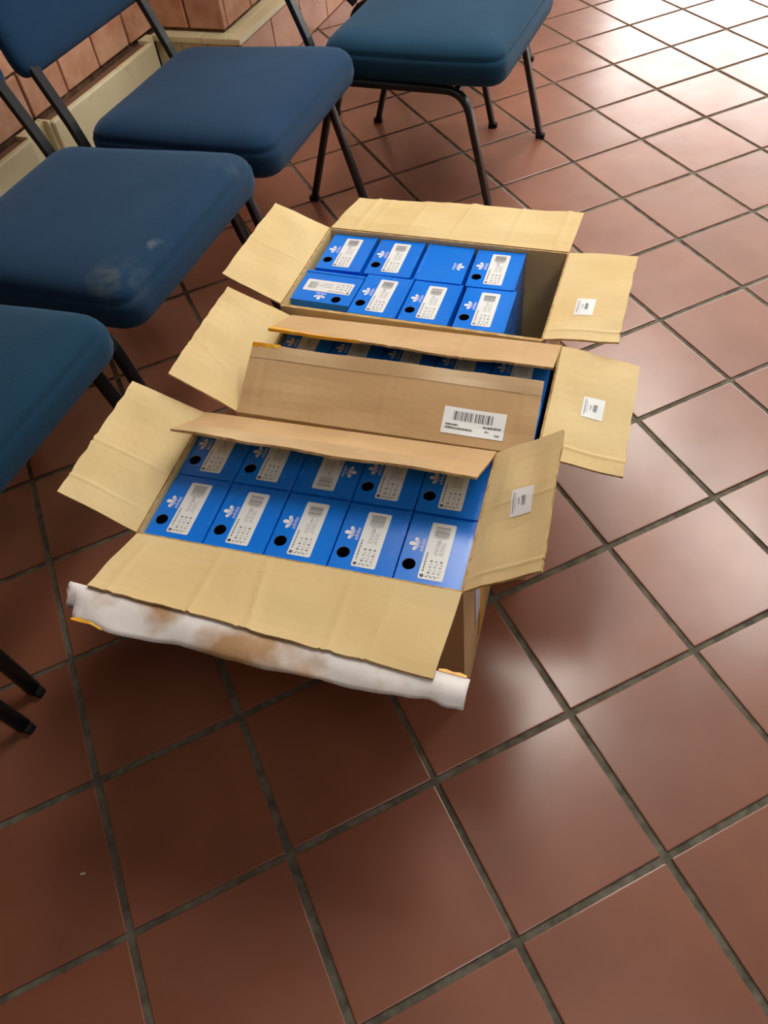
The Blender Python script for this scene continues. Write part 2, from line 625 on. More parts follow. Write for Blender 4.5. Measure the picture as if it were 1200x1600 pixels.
# ------------------------------------------------------------------ skirting heaters along the main wall
HEAT = [(-0.34, 0.34, 'beside the chair standing apart from the cartons'), (0.45, 1.13, ''), (1.24, 1.92, ''), (2.03, 2.70, '')]
hl = ['cream metal skirting heater at the low end of the brick wall', 'cream metal skirting heater second along the brick wall from the wall step by two units',
      'cream metal skirting heater one unit away from the wall step', 'cream metal skirting heater next to the step in the brick wall']
hl = ['cream skirting heater on the brick wall, fourth unit from the wall step', 'cream skirting heater on the brick wall, third unit from the wall step',
      'cream skirting heater on the brick wall, second unit from the wall step', 'cream skirting heater on the brick wall, right beside the wall step']
for (a0, a1, _), lab in zip(HEAT, hl):
    t = thing('skirting_heater', lab, 'heater', W(a0, B0, 0), PI / 4, 'skirting heaters along the brick wall')
    L = a1 - a0

    def part(nm, mtn, boxes, bv=0.0, seg=2):
        q = MB()
        for lo, hi in boxes:
            q.box(lo, hi)
        me = q.mesh(nm, mtn)
        if bv:
            bevel(me, bv, seg, weld=False)
        else:
            fixn(me)
        return obj(nm, me, t)
    # local x along the wall, local -y out into the room
    part('back_casing', 'cream', [((-0.055, -0.030, 0.0), (0.0, -0.001, 0.217)), ((L, -0.030, 0.0), (L + 0.055, -0.001, 0.217)), ((0, -0.02, 0.0), (L, -0.001, 0.19))], 0.003)
    part('front_panel', 'cream', [((0.006, -0.066, 0.012), (L - 0.006, -0.040, 0.212))], 0.010, 4)
    part('grille', 'grille', [((0.004, -0.040, 0.196), (L - 0.004, -0.002, 0.204))])
    for x in (-0.004, L - 0.008):
        part('end_cap', 'cream', [((x, -0.052, 0.006), (x + 0.012, -0.002, 0.2185))], 0.003)


# ------------------------------------------------------------------ chairs
def outline(wf, wr, dp, rad, n=7):
    """rounded trapezoid, front at -y"""
    pts = [(-wf / 2, -dp / 2), (wf / 2, -dp / 2), (wr / 2, dp / 2), (-wr / 2, dp / 2)]
    out = []
    for i in range(4):
        p, a, b = Vector(pts[i]), Vector(pts[i - 1]), Vector(pts[(i + 1) % 4])
        d0, d1 = (a - p).normalized(), (b - p).normalized()
        p0, p1 = p + d0 * rad, p + d1 * rad
        for q in range(n + 1):
            t = q / n
            out.append(p0 * (1 - t) ** 2 + p * 2 * t * (1 - t) + p1 * t * t)
        nx = pts[(i + 1) % 4]
        e0 = p + d1 * rad
        pn = Vector(nx)
        e1 = pn + (p - pn).normalized() * rad
        for q in range(1, 5):
            out.append(e0.lerp(e1, q / 5))
    return out


def cushion(name, wf, wr, dp, rad, prof, mats, seed=0.0, wrinkle=0.0):
    """prof: (inset, z) rings from the underside up to the centre"""
    ol = outline(wf, wr, dp, rad)
    n = len(ol)
    v, f, idx = [], [], []
    cx = Vector((0, 0))
    for (ins, z) in prof:
        for p in ol:
            s = max(1 - ins / (min(wf, dp) / 2), 0.02)
            q = Vector((p.x * s, p.y * s))
            dz = noise.noise(Vector((q.x * 7 + seed, q.y * 7, z * 9))) * wrinkle
            v.append((q.x, q.y, z + dz))
    for k in range(len(prof) - 1):
        for i in range(n):
            a, b = k * n + i, k * n + (i + 1) % n
            f.append((a, b, b + n, a + n))
            idx.append(0)
    f.append(tuple(range(n))[::-1])
    idx.append(len(mats) - 1)
    f.append(tuple(range((len(prof) - 1) * n, len(prof) * n)))
    idx.append(0)
    return fixn(mesh(name, v, f, mats, idx, True))


SEAT_Z = 0.387


def make_chair(fab):
    t = thing('stacking_chair', '', 'chair')
    prof = [(0.03, 0.0), (0.014, 0.001), (0.004, 0.010), (-0.001, 0.030), (-0.001, 0.052), (0.000, 0.064), (0.0055, 0.068), (0.0035, 0.0735), (0.009, 0.083), (0.017, 0.091), (0.032, 0.098), (0.06, 0.103), (0.11, 0.106), (0.18, 0.108), (0.24, 0.109)]
    seat = obj('seat', cushion('seat', 0.578, 0.53, 0.545, 0.058, prof, [fab, 'underside'], 3.1, 0.003), t, (0, -0.012, SEAT_Z))
    # gentle slope to the back
    seat.rotation_euler = (math.radians(-1.5), 0, 0)
    pb = [(0.03, 0.0), (0.008, 0.001), (0.0, 0.01), (0.0, 0.028), (0.007, 0.038), (0.02, 0.045), (0.05, 0.049), (0.10, 0.052), (0.14, 0.053)]
    back = obj('backrest', cushion('backrest', 0.572, 0.53, 0.36, 0.05, pb, [fab, fab], 8.2, 0.002), t)
    ang = math.radians(90 - 17)
    back.rotation_euler = (ang, 0, 0)
    back.location = (0, 0.375 + 0.055, 0.755)
    prof_t = rrect(0.026, 0.018, 0.006)
    for s in (-1, 1):
        q = MB()
        path = fillet([(s * 0.281, -0.262, 0.012), (s * 0.268, -0.175, 0.379), (s * 0.268, 0.225, 0.379), (s * 0.278, 0.345, 0.012)], 0.06, 8)
        q.sweep(path, rrect(0.017, 0.028, 0.004), up=Vector((s, 0, 0.02)))
        obj('leg_frame', q.mesh('leg_frame', 'metal', True), t)
        q = MB()
        q.sweep([(s * 0.252, 0.235, 0.366), (s * 0.252, 0.275, 0.40), (s * 0.249, 0.30, 0.48), (s * 0.247, 0.355, 0.62), (s * 0.247, 0.405, 0.76), (s * 0.247, 0.44, 0.86)], rrect(0.016, 0.030, 0.003), up=Vector((1, 0, 0)))
        obj('back_post', q.mesh('back_post', 'metal'), t)
        for (x, y) in ((s * 0.2813, -0.2645), (s * 0.2783, 0.3475)):
            q = MB()
            q.sweep([(x, y, 0.0), (x, y, 0.014)], rrect(0.019, 0.031, 0.004), up=Vector((0, 1, 0)))
            obj('foot_cap', q.mesh('foot_cap', 'rubber'), t)
    for y, z in ((-0.15, 0.381), (0.19, 0.381)):
        q = MB()
        q.sweep([(-0.268, y, z - 0.004), (0.268, y, z - 0.004)], rrect(0.018, 0.016, 0.004))
        obj('cross_bar', q.mesh('cross_bar', 'metal'), t)
    return t


def copy_tree(o, parent=None):
    c = o.copy()
    C.objects.link(c)
    c.parent = parent
    for ch in o.children:
        copy_tree(ch, c)
    return c


ch_blue = make_chair('fabric')
ch_teal = make_chair('fabric_teal')
CH = [  # a, b, turn, proto, label
    (1.788, -0.650, 0.6, 0, 'blue fabric stacking chair directly left of the chair pulled out from the row'),
    (1.192, -0.668, 0.4, 0, 'blue fabric stacking chair with worn pale marks on its seat front corner'),
    (2.357, -0.228, -2.0, 1, 'teal blue stacking chair pulled forward out of the row behind the cartons'),
    (0.58, -0.672, 0.6, 1, 'teal blue stacking chair beside the carton with torn white tape'),
    (2.958, -0.40, 0.0, 1, 'teal blue stacking chair behind the one pulled forward out of the row'),
    (-0.048, -0.642, 0.0, 0, 'blue stacking chair at the row end opposite the step in the brick wall'),
]
used = [False, False]
for a, b, tr_, k, lab in CH:
    pr = (ch_blue, ch_teal)[k]
    c = pr if not used[k] else copy_tree(pr)
    used[k] = True
    c.location = W(a, b, 0)
    c.rotation_euler = (0, 0, PI / 4 + math.radians(tr_))
    tag(c, lab, 'chair', 'stacking chairs along the brick wall')
    if 'worn' in lab:
        st = [q for q in c.children if q.name.startswith('seat')][0]
        st.data = st.data.copy()
        st.data.materials[0] = M['fabric_worn']

# ------------------------------------------------------------------ cartons
H = 0.372
TH = 0.004


class Flap:
    """a cardboard flap as a bent sheet: hinge A-B, free edge Cc (beside A) - Dd (beside B)"""

    def __init__(s, A, B, Cc, Dd, up, creases=(), warp=0.003, seed=0.0, bow=0.0):
        s.A, s.B, s.C, s.D, s.creases, s.warp, s.seed, s.bow = A, B, Cc, Dd, creases, warp, seed, bow
        n = (B - A).cross((Cc + Dd) / 2 - (A + B) / 2).normalized()
        s.n = n if n.dot(up) > 0 else -n

    def pt(s, u, v, lift=0.0):
        p = s.A.lerp(s.B, u).lerp(s.C.lerp(s.D, u), v)
        d = s.warp * noise.noise(Vector((u * 4.0 + s.seed, v * 2.3, s.seed))) * min(1, v * 4)
        d += s.bow * math.sin(PI * min(max(u, 0), 1)) * v
        for (cu, amp, slant) in s.creases:
            x = (u - cu - slant * (v - 0.5)) / 0.012
            d += amp * math.exp(-x * x) * min(1, v * 5)
        return p + s.n * (d + lift)

    def mesh(s, name, top, bottom, nu, nv, edge='kraft_edge', rag=0.0015, us=None):
        rn = random.Random(int(s.seed * 100) + 1)
        ul = sorted(set([i / nu for i in range(nu + 1)] + [min(max(c[0] + d, 0), 1) for c in s.creases for d in (-0.02, -0.008, 0, 0.008, 0.02)]))
        nu = len(ul) - 1
        v, f, idx = [], [], []
        for side in (0, 1):
            for j in range(nv + 1):
                for i in range(nu + 1):
                    u, t = ul[i], j / nv
                    if side == 0:
                        if j == nv:
                            t += rn.uniform(-1, 1) * rag / 0.14
                        v.append(s.pt(u, t, 0.0))
                    else:
                        v.append(v[j * (nu + 1) + i] - s.n * TH)
        m_ = (nu + 1) * (nv + 1)
        for j in range(nv):
            for i in range(nu):
                a = j * (nu + 1) + i
                q = (a, a + 1, a + nu + 2, a + nu + 1)
                f.append(q)
                idx.append(0)
                f.append(tuple(x + m_ for x in q[::-1]))
                idx.append(1)
        rim = [i for i in range(nu + 1)] + [j * (nu + 1) + nu for j in range(1, nv + 1)] + [nv * (nu + 1) + i for i in range(nu - 1, -1, -1)] + [j * (nu + 1) for j in range(nv - 1, 0, -1)]
        for k in range(len(rim)):
            a, b = rim[k], rim[(k + 1) % len(rim)]
            f.append((b, a, a + m_, b + m_))
            idx.append(2)
        return fixn(mesh(name, v, f, [top, bottom, edge], idx))

    def patch(s, name, mats, rects, lift=0.0009, sub=1):
        """print or sticker that follows the flap: rects = (u0,u1,v0,v1,mat,dz)"""
        v, f, idx = [], [], []
        for (u0, u1, v0, v1, k, dz) in rects:
            nu = max(1, int(sub * (u1 - u0) * 30) + 1)
            nv = max(1, int(sub * (v1 - v0) * 8) + 1)
            n0 = len(v)
            for j in range(nv + 1):
                for i in range(nu + 1):
                    v.append(s.pt(u0 + (u1 - u0) * i / nu, v0 + (v1 - v0) * j / nv, lift + dz))
            for j in range(nv):
                for i in range(nu):
                    a = n0 + j * (nu + 1) + i
                    q = (a, a + 1, a + nu + 2, a + nu + 1)
                    f.append(q)
                    idx.append(k)
        me = mesh(name, v, f, mats, idx)
        # make the faces look the way of the flap's upper side
        bm = bmesh.new()
        bm.from_mesh(me)
        for fc in bm.faces:
            fc.normal_update()
            if fc.normal.dot(s.n) < 0:
                fc.normal_flip()
        bm.to_mesh(me)
        bm.free()
        return me


CART = {
    'N': (0.2454, 0.4484, -0.7027, 0.535, 0.281),
    'M': (0.4760, 0.6346, -0.7182, 0.545, 0.284),
    'F': (0.6569, 0.8938, -0.7555, 0.542, 0.289),
}
FL = {  # length, angle at both hinge ends, shift of both free corners along the hinge
    'N_left': (0.138, 28.8, 24.7, 0.010, -0.004), 'N_front': (0.143, 20.7, 1.5, 0.007, -0.011),
    'N_right': (0.135, 38.7, 41.0, 0.004, -0.017), 'N_back': (0.139, 148.1, 149.9, 0.009, -0.012),
    'M_left': (0.137, 29.6, 23.6, 0.008, -0.003), 'M_right': (0.145, -15.9, -7.7, 0.017, -0.009),
    'M_front': (0.138, 158.1, 160.6, -0.006, -0.013), 'M_back': (0.138, 154.0, 157.2, 0.014, -0.003),
    'F_left': (0.135, 20.9, 21.1, 0.011, -0.002), 'F_back': (0.142, -2.1, 2.3, 0.021, 0.005),
    'F_right': (0.136, 5.9, 3.3, 0.004, -0.003), 'F_front': (0.138, -89.0, -89.8, 0.004, -0.004),
}
EDGE = {'front': (0, 1), 'right': (1, 2), 'back': (3, 2), 'left': (0, 3)}
OUT = {'front': (0, -1), 'right': (1, 0), 'back': (0, 1), 'left': (-1, 0)}
CREASE = {
    'N_front': [(0.06, 0.0012, 0.0), (0.30, 0.0016, 0.02), (0.46, 0.0022, 0.05), (0.70, 0.0016, 0.02), (0.82, 0.001, 0.0)],
    'F_back': [(0.10, 0.0018, 0.0), (0.16, 0.0014, 0.0), (0.33, 0.0012, 0.0), (0.52, 0.0020, 0.03), (0.75, 0.0013, 0.0), (0.94, 0.0018, 0.0)],
    'M_front': [(0.06, -0.0012, 0.0), (0.93, -0.0014, 0.0), (0.5, 0.0007, 0.0)],
    'M_back': [(0.12, 0.0010, 0.0), (0.45, -0.0012, 0.0), (0.68, 0.0014, 0.0), (0.88, -0.001, 0.0)],
    'N_back': [(0.2, 0.001, 0.02), (0.55, -0.001, 0.0), (0.9, 0.0012, 0.0)],
    'M_right': [(0.12, 0.0014, 0.0)], 'F_right': [(0.1, 0.0016, 0.0)], 'N_right': [(0.08, 0.0012, 0.0), (0.55, 0.0007, 0.0)],
    'F_left': [(0.5, 0.0008, 0.0)], 'N_left': [(0.45, 0.0008, 0.0), (0.15, 0.0008, 0)], 'M_left': [(0.3, 0.001, 0.25)],
}
CL = {
    'N': 'open cardboard carton of blue shoe boxes with torn white tape hanging off a flap',
    'M': 'cardboard carton between two others, long flaps folded over its blue shoe boxes',
    'F': 'open cardboard carton of eight blue shoe boxes with an empty slot at one end',
}
frames = {}
flaps = {}
for key, (ox, oy, t, Wd, Dp) in CART.items():
    u, v = Vector((math.cos(t), math.sin(t), 0)), Vector((-math.sin(t), math.cos(t), 0))
    o = Vector((ox, oy, 0))
    frames[key] = (o, u, v, t)
    root = thing('carton', CL[key], 'carton', o, t, 'opened cardboard cartons on the tile floor')
    # body in local coordinates: walls with slightly bulging sides
    mb = MB()
    bul = 0.004

    def wallgrid(p0, p1, outn, inner):
        n, k = 8, 5
        base = len(mb.v)
        for j in range(k + 1):
            for i in range(n + 1):
                s_, q = i / n, j / k
                p = Vector(p0).lerp(Vector(p1), s_)
                d = (bul if outn[0] else 0.001) * math.sin(PI * s_) * math.sin(PI * min(q * 1.0, 1)) * (0.6 if inner else 1)
                mb.v.append(Vector((p.x + outn[0] * d, p.y + outn[1] * d, q * H)))
        for j in range(k):
            for i in range(n):
                a = base + j * (n + 1) + i
                mb.f.append((a, a + 1, a + n + 2, a + n + 1))
                mb.i.append(1 if inner else 0)
    cs = [(0, 0), (Wd, 0), (Wd, Dp), (0, Dp)]
    ci = [(TH, TH), (Wd - TH, TH), (Wd - TH, Dp - TH), (TH, Dp - TH)]
    for nm, (a, b) in EDGE.items():
        wallgrid((*cs[a], 0), (*cs[b], 0), OUT[nm], False)
        wallgrid((*ci[a], 0), (*ci[b], 0), OUT[nm], True)
        mb.quad((*cs[a], H), (*cs[b], H), (*ci[b], H), (*ci[a], H), 2)
    mb.quad((0, 0, 0.0), (Wd, 0, 0.0), (Wd, Dp, 0.0), (0, Dp, 0.0), 0)
    mb.quad((TH, TH, 0.006), (Wd - TH, TH, 0.006), (Wd - TH, Dp - TH, 0.006), (TH, Dp - TH, 0.006), 1)
    me = mb.mesh('body', ['kraft_out', 'kraft_in', 'kraft_edge'])
    bm = bmesh.new()
    bm.from_mesh(me)
    bmesh.ops.remove_doubles(bm, verts=bm.verts, dist=1e-5)
    bmesh.ops.recalc_face_normals(bm, faces=bm.faces)
    bm.to_mesh(me)
    bm.free()
    obj('body', me, root)
    for nm, (ia, ib) in EDGE.items():
        fk = key + '_' + nm
        L, t0, t1, s0, s1 = FL[fk]
        A, B = Vector((*cs[ia], H)), Vector((*cs[ib], H))
        e = (B - A).normalized()
        on = Vector((*OUT[nm], 0))
        f0, f1 = math.radians(t0), math.radians(t1)
        Cc = A + on * L * math.cos(f0) + Vector((0, 0, L * math.sin(f0))) + e * s0
        Dd = B + on * L * math.cos(f1) + Vector((0, 0, L * math.sin(f1))) + e * s1
        # keep clear of the rim corners
        A2, B2 = A + e * 0.002, B - e * (0.011 if fk == 'M_front' else 0.002)
        lift = Vector((0, 0, 0.002))
        out_dir = on * 0.0052 if fk == 'F_front' else Vector((0, 0, 0))
        fl = Flap(A2 + lift + out_dir, B2 + lift + out_dir, Cc + lift + out_dir, Dd + lift + out_dir, on if fk == 'F_front' else Vector((0, 0, 1)), CREASE.get(fk, ()), 0.0006 if fk == 'F_front' else 0.005, 1.7 * len(flaps) + 0.3)
        folded_in = t0 > 90
        top, bot = ('kraft_out', 'kraft_in') if folded_in else ('kraft_in', 'kraft_out')
        nu = 26 if nm in ('front', 'back') else 14
        fo = obj('flap', fl.mesh('flap', top, bot, nu, 8), root)
        flaps[fk] = (fl, fo)

# stickers on the side flaps: white square with a small grey barcode
rs = random.Random(11)


def sticker(fk, uc, vc, us, vs, name='sticker', big=False):
    fl, fo = flaps[fk]
    u0, u1, v0, v1 = uc - us / 2, uc + us / 2, vc - vs / 2, vc + vs / 2
    rects = [(u0, u1, v0, v1, 0, 0)]

    def sub(a, b, c, d, k):
        rects.append((u0 + (u1 - u0) * a, u0 + (u1 - u0) * b, v0 + (v1 - v0) * c, v0 + (v1 - v0) * d, k, 0.0004))
    if big:
        x = 0.16
        while x < 0.80:
            wd = rs.choice((0.008, 0.012, 0.018, 0.022))
            if not 0.47 < x < 0.50:
                sub(x, x + wd, 0.52, 0.86, 2)
            x += wd + rs.choice((0.008, 0.012, 0.016))
        for y, x0, x1 in ((0.34, 0.06, 0.26), (0.22, 0.06, 0.50), (0.40, 0.66, 0.94), (0.24, 0.70, 0.76), (0.14, 0.86, 0.93)):
            x = x0
            while x < x1:
                wd = rs.uniform(0.012, 0.03)
                sub(x, min(x + wd, x1), y - 0.035, y + 0.035, 2)
                x += wd + 0.008
    else:
        # barcode strip in the middle, a line of fine print at its side
        y = 0.46
        x = 0.34
        while x < 0.68:
            wd = rs.choice((0.02, 0.03, 0.045))
            sub(x, x + wd, 0.50, 0.68, 1)
            x += wd + 0.025
        sub(0.12, 0.88, 0.10, 0.14, 1)
        sub(0.22, 0.80, 0.20, 0.22, 1)
        sub(0.40, 0.62, 0.36, 0.40, 1)
    o = obj(name, fl.patch(name, ['label', 'mid_ink', 'dark_ink'], rects), fo)
    o['label'] = 'white barcode sticker'
    return o


sticker('F_right', 0.36, 0.44, 0.18, 0.26)
sticker('M_right', 0.50, 0.52, 0.17, 0.26)
sticker('N_right', 0.53, 0.57, 0.19, 0.29)
sticker('M_front', 0.805, 0.31, 0.20, 0.36, 'barcode_sticker', True)


def strip(fk, name, mt, rects, lift=0.0006):
    fl, fo = flaps[fk]
    return obj(name, fl.patch(name, [mt], [(*q, 0, 0) for q in rects], lift, 1), fo)


strip('M_front', 'tape', 'tape_clear', [(0.0, 1.0, 0.80, 1.0)])
strip('N_back', 'tape', 'tape_clear', [(0.02, 0.86, 0.66, 1.0)])
# frayed orange tape on the free edges of the folded flaps
for fk, u0, u1, w0, w1 in (('M_back', 0.0, 0.34, 0.88, 1.01), ('M_front', 0.0, 0.105, 0.965, 1.02)):
    fl, fo = flaps[fk]
    ro = random.Random(4)
    v, f = [], []
    n = 24
    for i in range(n + 1):
        s_ = i / n
        uu = u0 + (u1 - u0) * s_
        taper = (1 - s_ * 0.75) if fk == 'M_back' else 1
        a = w1 - (w1 - w0) * taper + ro.uniform(-0.02, 0.02)
        v += [fl.pt(uu, a, 0.0009), fl.pt(uu, w1, 0.0016), fl.pt(uu, w1 + 0.004, -0.004)]
    for i in range(n):
        for k in range(2):
            a = 3 * i + k
            f.append((a, a + 1, a + 4, a + 3))
    o = obj('orange_tape', fixn(mesh('orange_tape', v, f, 'tape_orange')), fo)
    o['label'] = 'strip of frayed orange tape'

# torn white tape along the free edge of the near flap, drooping over it and past both ends
fl, fo = flaps['N_front']
ext = [(-0.06, 0.014), (-0.045, 0.034), (-0.03, 0.022), (-0.01, 0.046), (0.0, 0.052), (0.06, 0.052), (0.12, 0.058), (0.22, 0.052), (0.32, 0.046), (0.40, 0.046), (0.46, 0.048), (0.55, 0.046), (0.65, 0.042), (0.76, 0.038), (0.86, 0.036), (0.94, 0.031), (1.0, 0.024), (1.04, 0.030), (1.09, 0.026)]


def ext_at(x):
    for (a, p), (b, q) in zip(ext, ext[1:]):
        if a <= x <= b:
            k = (x - a) / (b - a)
            k = k * k * (3 - 2 * k)
            return p + (q - p) * k
    return ext[-1][1]


edge_out = ((fl.C + fl.D) / 2 - (fl.A + fl.B) / 2).normalized()
v, f = [], []
nu, nv = 64, 7
for i in range(nu + 1):
    s_ = -0.06 + 1.15 * i / nu
    v0 = 0.97
    if s_ > 1.0:
        v0 = 0.90
    e_len = ext_at(s_)
    p0 = fl.pt(s_, v0, -0.0052)
    p1 = fl.pt(s_, 1.0, -0.0052)
    for j in range(nv + 1):
        q = j / nv
        droop = 0.005 + 0.012 * q
        wob = 0.006 * noise.noise(Vector((s_ * 9, q * 1.6, 4.4)))
        if s_ < 0.02:
            wob += 0.012 * noise.noise(Vector((s_ * 60, q * 5, 1.3)))
        if q == 0:
            p = p0
        else:
            p = p1 + edge_out * (e_len * q) + Vector((0, 0, -1)) * (droop * q) + fl.n * wob * q
        v.append(p)
for i in range(nu):
    for j in range(nv):
        a = i * (nv + 1) + j
        f.append((a, a + 1, a + nv + 2, a + nv + 1))
me = fixn(mesh('torn_tape', v, f, 'tape_torn', None, True))
o = obj('torn_tape', me, fo)
o['label'] = 'torn white tape with tan patches'
sm = o.modifiers.new('solid', 'SOLIDIFY')
sm.thickness = 0.0006
v = []
for k in range(9):
    s_ = 0.0 + 0.10 * k / 8
    p = fl.pt(s_, 1.0, -0.005) + edge_out * (ext_at(s_) * 0.98) + Vector((0, 0, -0.0155))
    v += [p - edge_out * 0.007 * math.sin(PI * (k + 0.6) / 9), p + edge_out * 0.002]
o = obj('yellow_tape', fixn(mesh('yellow_tape', [p + Vector((0, 0, 0.0018)) for p in v], [(2 * k, 2 * k + 1, 2 * k + 3, 2 * k + 2) for k in range(8)], 'tape_orange')), fo)
v = []
for k in range(5):
    s_ = 1.005 + 0.075 * k / 4
    p = fl.pt(s_, 0.90, -0.0045)
    v += [p, p - edge_out * (0.004 + 0.002 * (k % 2))]
obj('yellow_tape', fixn(mesh('yellow_tape', v, [(2 * k, 2 * k + 1, 2 * k + 3, 2 * k + 2) for k in range(4)], 'tape_orange')), fo)

# tape strips on the end walls of the cartons
for key, strips in (('N', [('tape_white', 0.075, 0.112, 0.15, 0.345), ('orange_tape', 0.112, 0.158, 0.05, 0.30)]), ('F', [('tape_white', 0.03, 0.075, 0.10, 0.345)])):
    root = [o for o in C.objects if o.name.startswith('carton') and o.type == 'EMPTY' and (o.location - frames[key][0]).length < 1e-4][0]
    body = [c for c in root.children if c.name.startswith('body')][0]
    Wd, Dp = CART[key][3:]
    for nm, y0, y1, z0, z1 in strips:
        v, f = [], []
        n, k = 4, 8
        for j in range(k + 1):
            for i in range(n + 1):
                y, z = y0 + (y1 - y0) * i / n, z0 + (z1 - z0) * j / k
                d = 0.004 * math.sin(PI * y / Dp) * math.sin(PI * z / H)
                v.append((Wd + d + 0.0009, y, z))
        for j in range(k):
            for i in range(n):
                a = j * (n + 1) + i
                f.append((a, a + 1, a + n + 2, a + n + 1))
        obj('tape', mesh('tape', v, f, 'tape_white' if nm == 'tape_white' else 'tape_orange'), body)

# ------------------------------------------------------------------ shoe boxes
BW, BD, BT = 0.1028, 0.1310, 0.355


def box_body(hole):
    mb = MB()
    x0, x1, y0, y1, z = -BW / 2, BW / 2 - 0.0015, -BD / 2, BD / 2, BT
    mb.quad((x0, y0, 0), (x0, y1, 0), (x1, y1, 0), (x1, y0, 0))
    for (a, b) in (((x0, y0), (x1, y0)), ((x1, y0), (x1, y1)), ((x1, y1), (x0, y1)), ((x0, y1), (x0, y0))):
        mb.quad((*a, 0), (*b, 0), (*b, z), (*a, z))
    if not hole:
        mb.quad((x0, y0, z), (x1, y0, z), (x1, y1, z), (x0, y1, z))
    else:
        cx, cy, r, h = -0.0354, -0.031, 0.0105, 0.0135
        n = 24
        ring = [(cx + r * math.cos(2 * PI * k / n), cy + r * math.sin(2 * PI * k / n)) for k in range(n)]

        def onsq(k):
            c, s = math.cos(2 * PI * k / n), math.sin(2 * PI * k / n)
            q = h / max(abs(c), abs(s))
            return (cx + c * q, cy + s * q)
        for k in range(n):
            a, b = ring[k], ring[(k + 1) % n]
            c, d = onsq((k + 1) % n), onsq(k)
            mb.quad((*a, z), (*d, z), (*c, z), (*b, z))
            mb.quad((*a, z), (*b, z), (*b, z - 0.002), (*a, z - 0.002), 2)
            mb.quad((*a, z - 0.002), (*b, z - 0.002), (*b, z - 0.03), (*a, z - 0.03), 1)
        mb.poly([(*p, z - 0.03) for p in ring], 1)
        for (xa, xb, ya, yb) in ((x0, cx - h, y0, y1), (cx + h, x1, y0, y1), (cx - h, cx + h, y0, cy - h), (cx - h, cx + h, cy + h, y1)):
            mb.quad((xa, ya, z), (xb, ya, z), (xb, yb, z), (xa, yb, z))
    me = mb.mesh('body', ['blue', 'box_dark', 'box_kraft'])
    bm = bmesh.new()
    bm.from_mesh(me)
    bmesh.ops.remove_doubles(bm, verts=bm.verts, dist=1e-6)
    bmesh.ops.recalc_face_normals(bm, faces=bm.faces)
    bm.to_mesh(me)
    bm.free()
    return me


def lid_me():
    mb = MB()
    x1 = BW / 2
    lw, t = 0.0065, 0.0013
    mb.box((x1 - 0.0014, -BD / 2 - 0.0008, 0.0), (x1, BD / 2 + 0.0008, BT + t))
    mb.box((x1 - lw, -BD / 2 - 0.0008, BT + 0.0001), (x1 - 0.0014, BD / 2 + 0.0008, BT + t))
    mb.box((x1 - lw, -BD / 2 - 0.0012, 0), (x1 - 0.0014, -BD / 2 - 0.0001, BT + t))
    mb.box((x1 - lw, BD / 2 + 0.0001, 0), (x1 - 0.0014, BD / 2 + 0.0012, BT + t))
    return fixn(mb.mesh('lid', 'blue'))


def clip_y(poly, y0, y1):
    def half(pts, f):
        out = []
        for i in range(len(pts)):
            a, b = pts[i - 1], pts[i]
            fa, fb = f(a), f(b)
            if (fa >= 0) != (fb >= 0):
                k = fa / (fa - fb)
                out.append((a[0] + (b[0] - a[0]) * k, a[1] + (b[1] - a[1]) * k))
            if fb >= 0:
                out.append(b)
        return out
    p = half(poly, lambda q: q[1] - y0)
    return half(p, lambda q: y1 - q[1]) if p else p


def logo_me():
    """white three-leaf emblem over a small word, drawn with its top towards -x of the panel"""
    polys = []
    for rot, ln, wd in ((0, 1.12, 0.31), (58, 1.0, 0.28), (-58, 1.0, 0.28)):
        pts = []
        for k in range(24):
            t = k / 24 * 2 * PI
            yy = 0.5 - 0.5 * math.cos(t)
            xx = wd * math.sin(t) * (0.35 + 0.85 * yy)
            c, s = math.cos(math.radians(rot)), math.sin(math.radians(rot))
            X, Y = xx, yy * ln
            pts.append((X * c + Y * s, -X * s + Y * c))
        for (a, b) in ((0.30, 2.0), (0.17, 0.25), (0.04, 0.12)):
            q = clip_y(pts, a, b)
            if q and len(q) > 2:
                polys.append(q)
    v, f = [], []
    sc = 0.0142

    def put(X, Y, dz=0.0):      # logo up (+Y) -> panel -x, logo right (+X) -> panel +y
        return (-0.0345 - (Y - 0.45) * sc, 0.007 + X * sc, BT + 0.0006 + dz)
    for n_, q in enumerate(polys):
        b = len(v)
        v += [put(x, y, 0.00002 * (n_ % 5)) for x, y in q]
        f.append(tuple(range(b, b + len(q))))
    cu = bpy.data.curves.new('word', 'FONT')
    cu.body = 'adidas'
    cu.size = 0.70
    cu.align_x = 'CENTER'
    cu.resolution_u = 2
    to = bpy.data.objects.new('word', cu)
    C.objects.link(to)
    dg = bpy.context.evaluated_depsgraph_get()
    dg.update()
    tm = bpy.data.meshes.new_from_object(to.evaluated_get(dg))
    b = len(v)
    for q in tm.vertices:
        v.append(put(q.co.x, q.co.y - 0.55))
    for p in tm.polygons:
        f.append(tuple(b + k for k in p.vertices))
    bpy.data.objects.remove(to)
    bpy.data.meshes.remove(tm)
    bpy.data.curves.remove(cu)
    me = mesh('logo', v, f, 'white')
    bm = bmesh.new()
    bm.from_mesh(me)
    for fc in bm.faces:
        fc.normal_update()
        if fc.normal.z < 0:
            fc.normal_flip()
    bm.to_mesh(me)
    bm.free()
    return me


